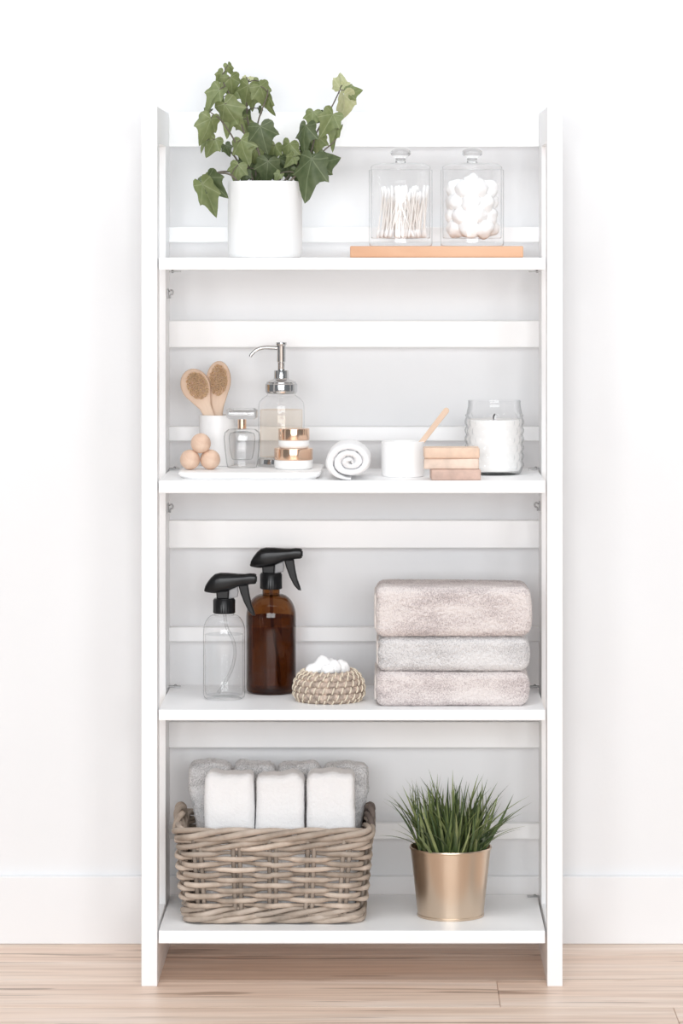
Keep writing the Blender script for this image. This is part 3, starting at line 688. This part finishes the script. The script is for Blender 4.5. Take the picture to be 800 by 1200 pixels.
# resample evenly so the hobnails have vertices to stand on
def resample(pr, step):
    out = [pr[0]]
    for a, b in zip(pr, pr[1:]):
        L = math.dist(a, b); n_ = max(1, int(L / step))
        for i in range(1, n_ + 1): out.append((a[0] + (b[0] - a[0]) * i / n_, a[1] + (b[1] - a[1]) * i / n_))
    return out
me = lathe(resample(prof, .0016), 168)
for v in me.vertices:
    r = math.hypot(v.co.x, v.co.y)
    if r > R * .9 and .008 < v.co.z < H * .80:
        u = math.atan2(v.co.y, v.co.x) / (2 * PI) * 20; w2 = (v.co.z - .008) / .0135
        row = math.floor(w2); du = (u + .5 * (row % 2)) % 1 - .5; dv = w2 % 1 - .5
        q = (du * du + dv * dv) / .22
        if q < 1: k = 1 + .0024 / r * (1 - q); v.co.x *= k; v.co.y *= k
me.update(); obj('glass_jar', me, 'hob', cn)
obj('wax', lathe(rounded([(0, .006), (R * .90, .006), (R * .95, .012), (R * .95, WZ(491, d) - Z2), (R * .6, WZ(491.5, d) - Z2 - .001), (0, WZ(491.5, d) - Z2 - .001)], .002, 3), 56), 'wax', cn)
obj('wick', tube(spline([(-.001, 0, WZ(492, d) - Z2), (-.001, 0, WZ(488, d) - Z2), (.001, 0, WZ(485, d) - Z2)], 6), .0011, 6), 'wick', cn)

# ================================================================== shelf 3: spray bottles
Z3 = ZT[2]
def spray(px, d, base, hw, shoulder0, shoulder1, neck, liquid, glassm, liqm, label, hx, hy, colr):
    """hx,hy: picture point of the left lower corner of the spray head"""
    s = sc(d); t = thing('spray_bottle', label, 'bottle', (WX(px, d), d, Z3), 'spray bottles')
    z = lambda py: WZ(py, d) - Z3
    R = hw * s; nr = neck[0] * s
    pr = [(0, .0025), (R * .75, .0015), (R * .86, 0), (R * .97, .003), (R, .008), (R, z(shoulder0))]
    for i in range(1, 9):
        a = PI / 2 * i / 8; pr.append((nr + (R - nr) * math.cos(a), z(shoulder0) + (z(shoulder1) - z(shoulder0)) * math.sin(a)))
    pr += [(nr, z(shoulder1) + .002), (nr, z(neck[1]))]
    obj('glass_body', lathe(pr, 56), glassm, t)
    lp = [(0, .006), (R * .85, .006), (R - .003, .011)]
    zl = z(liquid)
    if zl > z(shoulder0):
        lp.append((R - .003, z(shoulder0)))
        for i in range(1, 9):
            a = PI / 2 * i / 8; zz_ = z(shoulder0) + (z(shoulder1) - z(shoulder0)) * math.sin(a)
            if zz_ > zl: break
            lp.append((nr + (R - nr) * math.cos(a) - .003, zz_))
        lp.append((0, lp[-1][1]))
    else: lp += [(R - .003, zl), (0, zl)]
    obj('liquid', lathe(lp, 48), liqm, t)
    # collar with ribs
    cr = colr * s; zc0, zc1 = z(neck[1] + 1), z(neck[2]); v, f = [], []
    n = 72; rings = []
    for rr, zz_ in ((.96, zc0), (1.0, zc0 + .001), (1.0, zc1 - .003), (.92, zc1)):
        rings.append([((cr * rr + (.0005 if (i % 2 and .97 < rr) else 0)) * math.cos(2 * PI * i / n), (cr * rr + (.0005 if (i % 2 and .97 < rr) else 0)) * math.sin(2 * PI * i / n), zz_) for i in range(n)])
    obj('collar', loft(rings), 'black', t)
    # head outline, pixels from a reference outline (6.154 picture-zoom units per pixel), left head
    def hp(pts): return [((hx + (a - 55) / 6.154 - px) * s, z(hy - (390 - b) / 6.154)) for a, b in pts]
    head = hp([(55, 384), (62, 358), (82, 322), (106, 290), (132, 266), (170, 256), (230, 258), (300, 263), (345, 264), (362, 258), (415, 261), (430, 268), (430, 332), (424, 338), (382, 340), (362, 344), (318, 348), (286, 362), (240, 380), (190, 395), (140, 406), (70, 396)])
    top = hp([(55, 380), (62, 352), (82, 318), (106, 288), (132, 266), (170, 256), (230, 257), (300, 263), (350, 264), (385, 260), (418, 262), (430, 268)])
    bot = hp([(55, 388), (62, 394), (82, 399), (106, 403), (132, 405), (170, 399), (230, 384), (300, 356), (350, 344), (385, 340), (418, 338), (430, 332)])
    wid = [.0028, .0058, .0084, .0100, .0112, .0120, .0118, .0104, .0086, .0080, .0080, .0074]
    def along(L, u):
        x = u * (len(L) - 1); i = min(int(x), len(L) - 2); q = x - i
        return tuple(p + (r_2 - p) * q for p, r_2 in zip(L[i], L[i + 1])) if isinstance(L[i], tuple) else L[i] + (L[i + 1] - L[i]) * q
    rings = []
    for st_i in range(34):
        u = st_i / 33; (xt, zt_), (xb, zb_), wy = along(top, u), along(bot, u), along(wid, u); zc2, hz = (zt_ + zb_) / 2, (zt_ - zb_) / 2
        ring = []
        for k3 in range(28):
            an = 2 * PI * k3 / 28; ca, sa = math.cos(an), math.sin(an)
            ring.append((xt, wy * math.copysign(abs(ca) ** .75, ca), zc2 + hz * math.copysign(abs(sa) ** .6, sa)))
        rings.append(ring)
    hd = obj('spray_head', loft(rings), 'black', t)
    nz = hp([(430, 278), (430, 326)]); zc_ = (nz[0][1] + nz[1][1]) / 2
    obj('nozzle', tube([(nz[0][0] - .002, 0, zc_), (nz[0][0] + .0012, 0, zc_)], .0042, 16), 'black', hd)
    nk = hp([(142, 396), (296, 352), (290, 436), (146, 440)])
    obj('neck_block', extrude_poly(hp([(142, 390), (236, 380), (232, 444), (146, 444)]), -.009, .009, .002, 2), 'black', t)
    obj('piston_housing', extrude_poly(hp([(236, 380), (296, 354), (302, 395), (296, 430), (232, 444)]), -.007, .007, .0015, 2), 'grey', t)
    tr = hp([(300, 345), (316, 400), (342, 470), (372, 528), (402, 562), (424, 566), (418, 540), (398, 486), (384, 420), (376, 370), (372, 340)])
    obj('trigger', extrude_poly(tr, -.0055, .0055, .002, 2), 'black', t)
    return t, z, s
tC, zC, sC = spray(262.6, .13, 822, 24.6, 741, 720, (11.2, 717.5, 701), 743, 'bottle', 'water', 'clear glass spray bottle of water with black trigger head', 239.2, 692.8, 12.6)
obj('dip_tube', tube(spline([(0, 0, zC(717)), (.004, 0, zC(735)), (.0145, 0, zC(752)), (.0165, 0, zC(768)), (.011, 0, zC(785)), (.001, 0, zC(800)), (-.009, 0, zC(812))], 30), .0024, 8), 'tubeg', tC)
tA, zA, sA = spray(317.5, .2, 815, 29.2, 722, 696, (10.2, 689, 671), 718, 'amber', 'amberw', 'amber brown glass spray bottle with black trigger head', 292.8, 663.2, 12.6)
obj('dip_tube', tube(spline([(0, 0, zA(690)), (.002, 0, zA(730)), (.010, 0, zA(770)), (.014, 0, zA(806))], 20), .0024, 8), 'amberw', tA)
# seagrass bowl
d = .108; s = sc(d)
sg = thing('seagrass_bowl', 'small round coiled seagrass bowl holding cotton balls', 'bowl', (WX(385.3, d), d, Z3))
pro = [(30, 824), (37.5, 818.5), (40.8, 812), (41.3, 805), (39.8, 798.5), (36.5, 792.8), (32.5, 789.2)]
obj('bottom', lathe([(0, .001), (30 * s, .001), (33 * s, .004), (30 * s, .006), (0, .006)], 40), 'grass1', sg)
rc = 4.0 * s
st = tube([Vector((0, -.0004, -.0050)) , Vector((0, .0012, -.0024)), Vector((0, .0018, 0)), Vector((0, .0012, .0024)), Vector((0, -.0004, .0050))], .00125, 5, name='stitch')
st.materials.append(M['grass2'])
for i, (r, py) in enumerate(pro):
    z = WZ(py, d) - Z3; R = (r - 3.2) * s; n = 90
    z = max(z, rc)
    pts = [(R * math.cos(2 * PI * j / n), R * math.sin(2 * PI * j / n), z + .0006 * math.sin(j * 1.7 + i)) for j in range(n)]
    co = obj('coil', tube(pts, [rc * (1 + .10 * math.sin(j * 2.1 + i * 2)) for j in range(n)], 10, True), 'grass1', sg)
    nxt = pro[min(i + 1, len(pro) - 1)]; prv = pro[max(i - 1, 0)]
    slope = math.atan2((prv[0] - nxt[0]) * 1.0, (prv[1] - nxt[1]) * 1.0)
    m_ = 24
    for j in range(m_):
        a = 2 * PI * (j + .5 * (i % 2)) / m_
        if math.sin(a) > .55: continue     # never seen: turned to the wall
        # stitch stands on the outer face of the coil, tilted a little along it
        out = Vector((math.cos(a), math.sin(a), 0)); tan = Vector((-math.sin(a), math.cos(a), 0)); up = Vector((0, 0, 1))
        upp = (up * math.cos(slope) - out * -math.sin(-slope)).normalized(); ou = (out * math.cos(slope) + up * math.sin(slope)).normalized()
        upt = (upp + tan * (.38)).normalized(); tt = upt.cross(ou).normalized() * -1
        so_ = obj('stitch', st, None, sg)
        P = out * R + up * z + ou * (rc - .0007)
        so_.matrix_local = Matrix.Translation(P) @ Matrix(((tt.x, ou.x, upt.x, 0), (tt.y, ou.y, upt.y, 0), (tt.z, ou.z, upt.z, 0), (0, 0, 0, 1)))
lab, grp = 'white cotton ball heaped in the seagrass bowl', 'cotton balls in the seagrass bowl'
for i, (px, py, dd, r) in enumerate(((367, 786, -.012, 9.5), (378, 780.5, -.004, 10.5), (391, 783, -.012, 9.5), (400, 783.5, 0, 10), (384, 786, -.02, 8.5), (388, 783, .015, 11), (372, 785, .012, 9))):
    cotton_ball((WX(px, d + dd), d + dd, WZ(py, d + dd)), r * s, 40 + i, lab, grp, (1.05, 1, .9))
# folded towels
def towel(px0, px1, py0, py1, z, mat, label, seed, dd0, dd1, wav, back=0.0):
    d = dd0; w_ = (px1 - px0) * sc(d); h = (py1 - py0) * sc(d); dp = dd1 - dd0
    t = thing('folded_towel', label, 'towel', (WX((px0 + px1) / 2, d), (dd0 + dd1) / 2, z), 'folded bath towels')
    def warp(x, y, zc):
        e = max(0, (-x / (w_ / 2)) - .90) / .10        # left end: open fold layers
        x2 = x - e * .0009 * math.sin((zc / h + .5) * PI * 5)
        q = (zc / h + .5)
        zc2 = zc + wav * q * math.sin(x * 13 + seed) * (1.0 if y > 0 else .5) + back * q * max(0, min(1, (y + .035) / .02))
        bul = .005 * max(0, x / (w_ / 2) - .7) / .3 * math.sin(q * PI)
        return (x2 + bul, y, zc2)
    obj('terry_cloth', soft_box(w_, dp, h, min(h * .36, .0125), .0015, .0012, .0016, 9, warp, seed), mat, t)
    obj('hem', soft_box(.004, dp * .8, h * .72, .0018, .004, .0002, .0005, 9, None, seed), 'hem', t, (-w_ / 2 - .0014, .004, h * .13))
    return z + h
ya = towel(441, 617, 788.5, 828.5, Z3, 'towelp', 'blush pink folded bath towel at the bottom of the pile', 1, .036, .24, .0)
yb = towel(443.5, 617, 747, 788, ya + .0004, 'towelg', 'pale grey folded bath towel in the middle of the pile', 2, .040, .24, .0)
yc = towel(441, 620, 689.5, 747.5, yb + .0004, 'towelp', 'thick blush folded bath towel on top of the pile', 3, .036, .172, .0010, -.001)

# ================================================================== shelf 4: wicker basket
Z4 = ZT[3]
dc = 0.142; bk = thing('wicker_basket', 'rectangular grey brown willow basket holding rolled towels', 'basket', (WX(319.5, .05), dc, Z4))
BH = 0.148
def half(z):
    t = z / BH; return 0.1335 + (0.1475 - 0.1335) * t, 0.088 + (0.094 - 0.088) * t
def perim(u, z, off=0.0, r=0.026):
    """rounded rectangle, u in 0..1 starting at the middle of the front going right; returns point and outward normal"""
    a, b = half(z); a += off; b += off
    segs = [('l', a - r), ('c', r * PI / 2), ('l', 2 * (b - r)), ('c', r * PI / 2), ('l', 2 * (a - r)), ('c', r * PI / 2), ('l', 2 * (b - r)), ('c', r * PI / 2), ('l', a - r)]
    L = sum(x[1] for x in segs); q = (u % 1) * L
    st_ = [((0, -b), (1, 0)), ((a - r, -b + r), -PI / 2), ((a, -b + r), (0, 1)), ((a - r, b - r), 0), ((a - r, b), (-1, 0)), ((-a + r, b - r), PI / 2), ((-a, b - r), (0, -1)), ((-a + r, -b + r), PI), ((-a + r, -b), (1, 0))]
    for (k_, ln), (p, dr) in zip(segs, st_):
        if q <= ln or (p, dr) == st_[-1]:
            if k_ == 'l':
                pt = Vector((p[0] + dr[0] * q, p[1] + dr[1] * q, z)); nr = Vector((dr[1], -dr[0], 0))
            else:
                an = dr + q / r; nr = Vector((math.cos(an), math.sin(an), 0)); pt = Vector((p[0], p[1], z)) + nr * r
            return pt, nr
        q -= ln
# stakes: fractions of the perimeter for the wanted x on the front, mirrored on the back, two on each side
def frac(target, side):
    best = min((i / 2000 for i in range(2000)), key=lambda u: (perim(u, .07)[0] - target).length); return best
a7, b7 = half(.07)
tg_ = [Vector((x * F, -b7, .07)) for x in (-87, -42, 0, 44, 85)] + [Vector((a7, y, .07)) for y in (-.056, .056)] + [Vector((x * F, b7, .07)) for x in (85, 44, 0, -42, -87)] + [Vector((-a7, y, .07)) for y in (.056, -.056)]
us = sorted(frac(t, 0) for t in tg_)
us0 = us[0]; NS = len(us)
def phase(u):
    u %= 1
    ext = [us[-1] - 1] + us + [us[0] + 1]
    for i in range(len(ext) - 1):
        if ext[i] <= u <= ext[i + 1]: return (i - 1) + (u - ext[i]) / (ext[i + 1] - ext[i])
    return 0
for u in us:
    for o in (-.0048, .0048):
        pts = [perim(u + o / .9 * 1.0, z, 0)[0] for z in (.004, .04, .08, .12, .140)]
        obj('stake', tube(pts, .0036, 8), 'stake', bk)
rows = 11
for k in range(rows):
    z = .0285 + k * (.1085 - .0285) / (rows - 1); n = 220; pts, rad = [], []
    for i in range(n):
        u = i / n; ph = phase(u); w_ = math.cos(PI * (ph + k)); w_ = math.copysign(abs(w_) ** .7, w_)
        p, nr = perim(u, z, 0)
        jit = noise.noise(Vector((u * 30, k * 7.3, 0))) * .0016
        pts.append(p + nr * (.0066 * w_) + Vector((0, 0, jit + .0012 * noise.noise(Vector((u * 9, k * 3.1, 5))))))
        rad.append(.0035 + .0007 * w_ + .0005 * noise.noise(Vector((u * 14, k * 5.1, 2))))
    obj('weaver', tube(pts, rad, 8, True), 'wick1', bk)
def wale(zc, strands, turns, ar, az, r0, rim=False, name='weaver', mat='wick1'):
    n = 260
    for k in range(strands):
        pts, rad = [], []
        for i in range(n):
            u = i / n; an = 2 * PI * (turns * u + k / strands)
            p, nr = perim(u, zc, 0)
            lift = 0.0
            pts.append(p + nr * (ar * math.cos(an)) + Vector((0, 0, az * math.sin(an) + lift + noise.noise(Vector((u * 16, k * 3.3, zc * 90))) * .0012)))
            rad.append(r0 + .0008 * math.cos(an) + .0005 * noise.noise(Vector((u * 20, k, zc * 50))))
        obj(name, tube(pts, rad, 8, True), mat, bk)
wale(.0185, 3, 6, .0052, .0050, .0036)
wale(.0085, 3, 5, .0052, .0044, .0039)
wale(.1215, 3, 5, .0052, .0058, .0037)
wale(.1375, 4, 4, .0064, .0072, .0042, name='rim_strand')
# woven floor of the basket
for k in range(11):
    y = -.075 + k * .015
    obj('floor_slat', box(-.118, .118, -.0068, .0068, 0, .004, .0012, 1), 'stake', bk, (0, y, .005))
# side handles
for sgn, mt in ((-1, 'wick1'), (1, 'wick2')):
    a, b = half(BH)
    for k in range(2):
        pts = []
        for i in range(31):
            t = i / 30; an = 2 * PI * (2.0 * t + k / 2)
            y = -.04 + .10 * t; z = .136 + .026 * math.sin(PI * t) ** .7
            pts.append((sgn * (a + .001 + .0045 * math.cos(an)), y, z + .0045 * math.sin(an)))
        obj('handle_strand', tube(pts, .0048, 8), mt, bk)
# towels in the basket
def standing(px0, px1, pt, d0_, dp, mat, name, label, group, seed, r, fuzz, wob, lean=0, tops=None):
    w_ = (px1 - px0) * sc(d0_); h = WZ(pt, d0_) - (Z4 + .0095)
    o = obj(name, soft_box(w_, dp, h, r, .0019, fuzz, wob, 11, tops, seed), mat, None, (WX((px0 + px1) / 2, d0_), d0_ + dp / 2, Z4 + .0095)); tag(o, label, 'towel', group); return o
def bump_top(sd, amp, pull=0.0):
    # pull: sideways shift of the foot, so that the roll follows the narrowing basket
    def f(x, y, z):
        q0 = min(1, max(0, .5 - z / .14)); x = x * (1 - .22 * q0 * (pull != 0)) + pull * q0
        q = max(0, z / .07); return (x * (1 - .03 * max(0, q)), y, z + amp * max(0, min(1, q)) * (math.cos(x * 95 + sd) + .5 * math.cos(x * 190 + sd * 2)))
    return f
gg = 'grey towels in the basket'
GL = ('rolled grey terry towel beside the pale handle of the basket',) + ('rolled grey terry towel between two other grey towels in the basket',) * 2 + ('rolled grey terry towel beside the dark handle of the basket',)
for i, (a, b, pt, d_) in enumerate(((220, 271, 895, .165), (272, 323, 896, .170), (324.5, 376, 897, .168), (377, 432, 896.5, .163))):
    standing(a, b, pt, d_, .055, 'towels', 'rolled_towel', GL[i], gg, 10 + i, .013, .0016, .0025, 0, bump_top(i * 2.1, .0012, (.021, .007, -.007, -.021)[i]))
wg = 'white towels in the basket'
WL = ('white towel roll in the basket nearer its pale handle', 'white towel roll between two other white towels in the basket', 'white towel roll in the basket nearer its dark handle')
for i, (a, b, pt) in enumerate(((238.5, 297.5, 907), (299, 356.5, 909), (357.5, 417, 905.5))):
    standing(a, b, pt, .082, .06, 'towelw', 'rolled_towel', WL[i], wg, 20 + i, .012, .0005, .0028, 0, bump_top(i * 1.7 + 2.6, .0016))

# ------------------------------------------------------------------ potted grass
d = .12; s = sc(d); gp = thing('potted_grass', 'potted green grass with spiky blades in a gold metal pot', 'plant', (WX(527.8, d), d, Z4))
Rb, Rt = 38.7 * s, 47.0 * s; H = WZ(991, d) - Z4
obj('pot', lathe([(0, .004), (Rb - .002, .004), (Rb - .001, 0), (Rb + .0006, .0004), (Rb + .0008, .0036), (Rb, .0042), (Rb + (Rt - Rb) * .5, H * .5), (Rt, H - .004), (Rt + .0014, H - .0035), (Rt + .0018, H - .0018), (Rt + .0012, H), (Rt - .0008, H - .0004), (Rt - .0016, H - .004), (Rt - .0022, H - .02), (Rb - .001, .006), (0, .006)], 72), 'gold', gp)
obj('soil', lathe([(0, H - .010), (Rt * .6, H - .011), (Rt - .0028, H - .014)], 36), 'soil', gp)
def blade_mesh(L, wid, curve):
    v, f = [], []; n = 7
    for i in range(n + 1):
        t = i / n; wv = wid * (1 - t ** 2.2) * (0.72 + .7 * t * (1 - t)); y = curve * t * t * L; z = L * t * (1 - .12 * abs(curve) * t)
        if i == n: v.append((0, y, z)); break
        v += [(-wv, y, z), (0, y + wv * .5, z), (wv, y, z)]
    for i in range(n - 1):
        for j in range(2): f.append((i * 3 + j, i * 3 + j + 1, i * 3 + 4 + j, i * 3 + 3 + j))
    k_ = (n - 1) * 3; f += [(k_, k_ + 1, k_ + 3), (k_ + 1, k_ + 2, k_ + 3)]
    return mesh('blade', v, f)
BM_ = []
for mt in ('bla', 'blb', 'blc'):
    for c in (-.18, .05, .28, .5): me = blade_mesh(1.0 * .1, .0036, c); me.materials.append(M[mt]); BM_.append(me)
for i in range(215):
    r = math.sqrt(random.random()) * (Rt - .010); a = random.random() * 2 * PI
    B = Vector((r * math.cos(a), r * math.sin(a), H - .013))
    til = (r / Rt) ** 1.1 * random.uniform(.25, .95) + random.gauss(0, .05); ta = a + random.gauss(0, .35)
    if math.sin(ta) > .2: til *= .55      # blades lean away from the wall side
    dr = Vector((math.sin(til) * math.cos(ta), math.sin(til) * math.sin(ta), math.cos(til)))
    L = random.uniform(.078, .130) * (1.04 - .20 * (r / Rt) ** 2)
    back = Vector((math.cos(ta), math.sin(ta), 0)); yv = (back - dr * back.dot(dr)).normalized(); xv = yv.cross(dr)
    tw2 = random.uniform(-.9, .9); xv, yv = xv * math.cos(tw2) + yv * math.sin(tw2), yv * math.cos(tw2) - xv * math.sin(tw2)
    kx = random.uniform(.7, 1.15); kl = L / .1
    o = obj('blade', BM_[random.choice((0, 0, 1, 1, 2)) * 4 + random.randrange(4)], None, gp)
    o.matrix_local = Matrix.Translation(B) @ Matrix(((xv.x * kx, yv.x * kl, dr.x * kl, 0), (xv.y * kx, yv.y * kl, dr.y * kl, 0), (xv.z * kx, yv.z * kl, dr.z * kl, 0), (0, 0, 0, 1)))
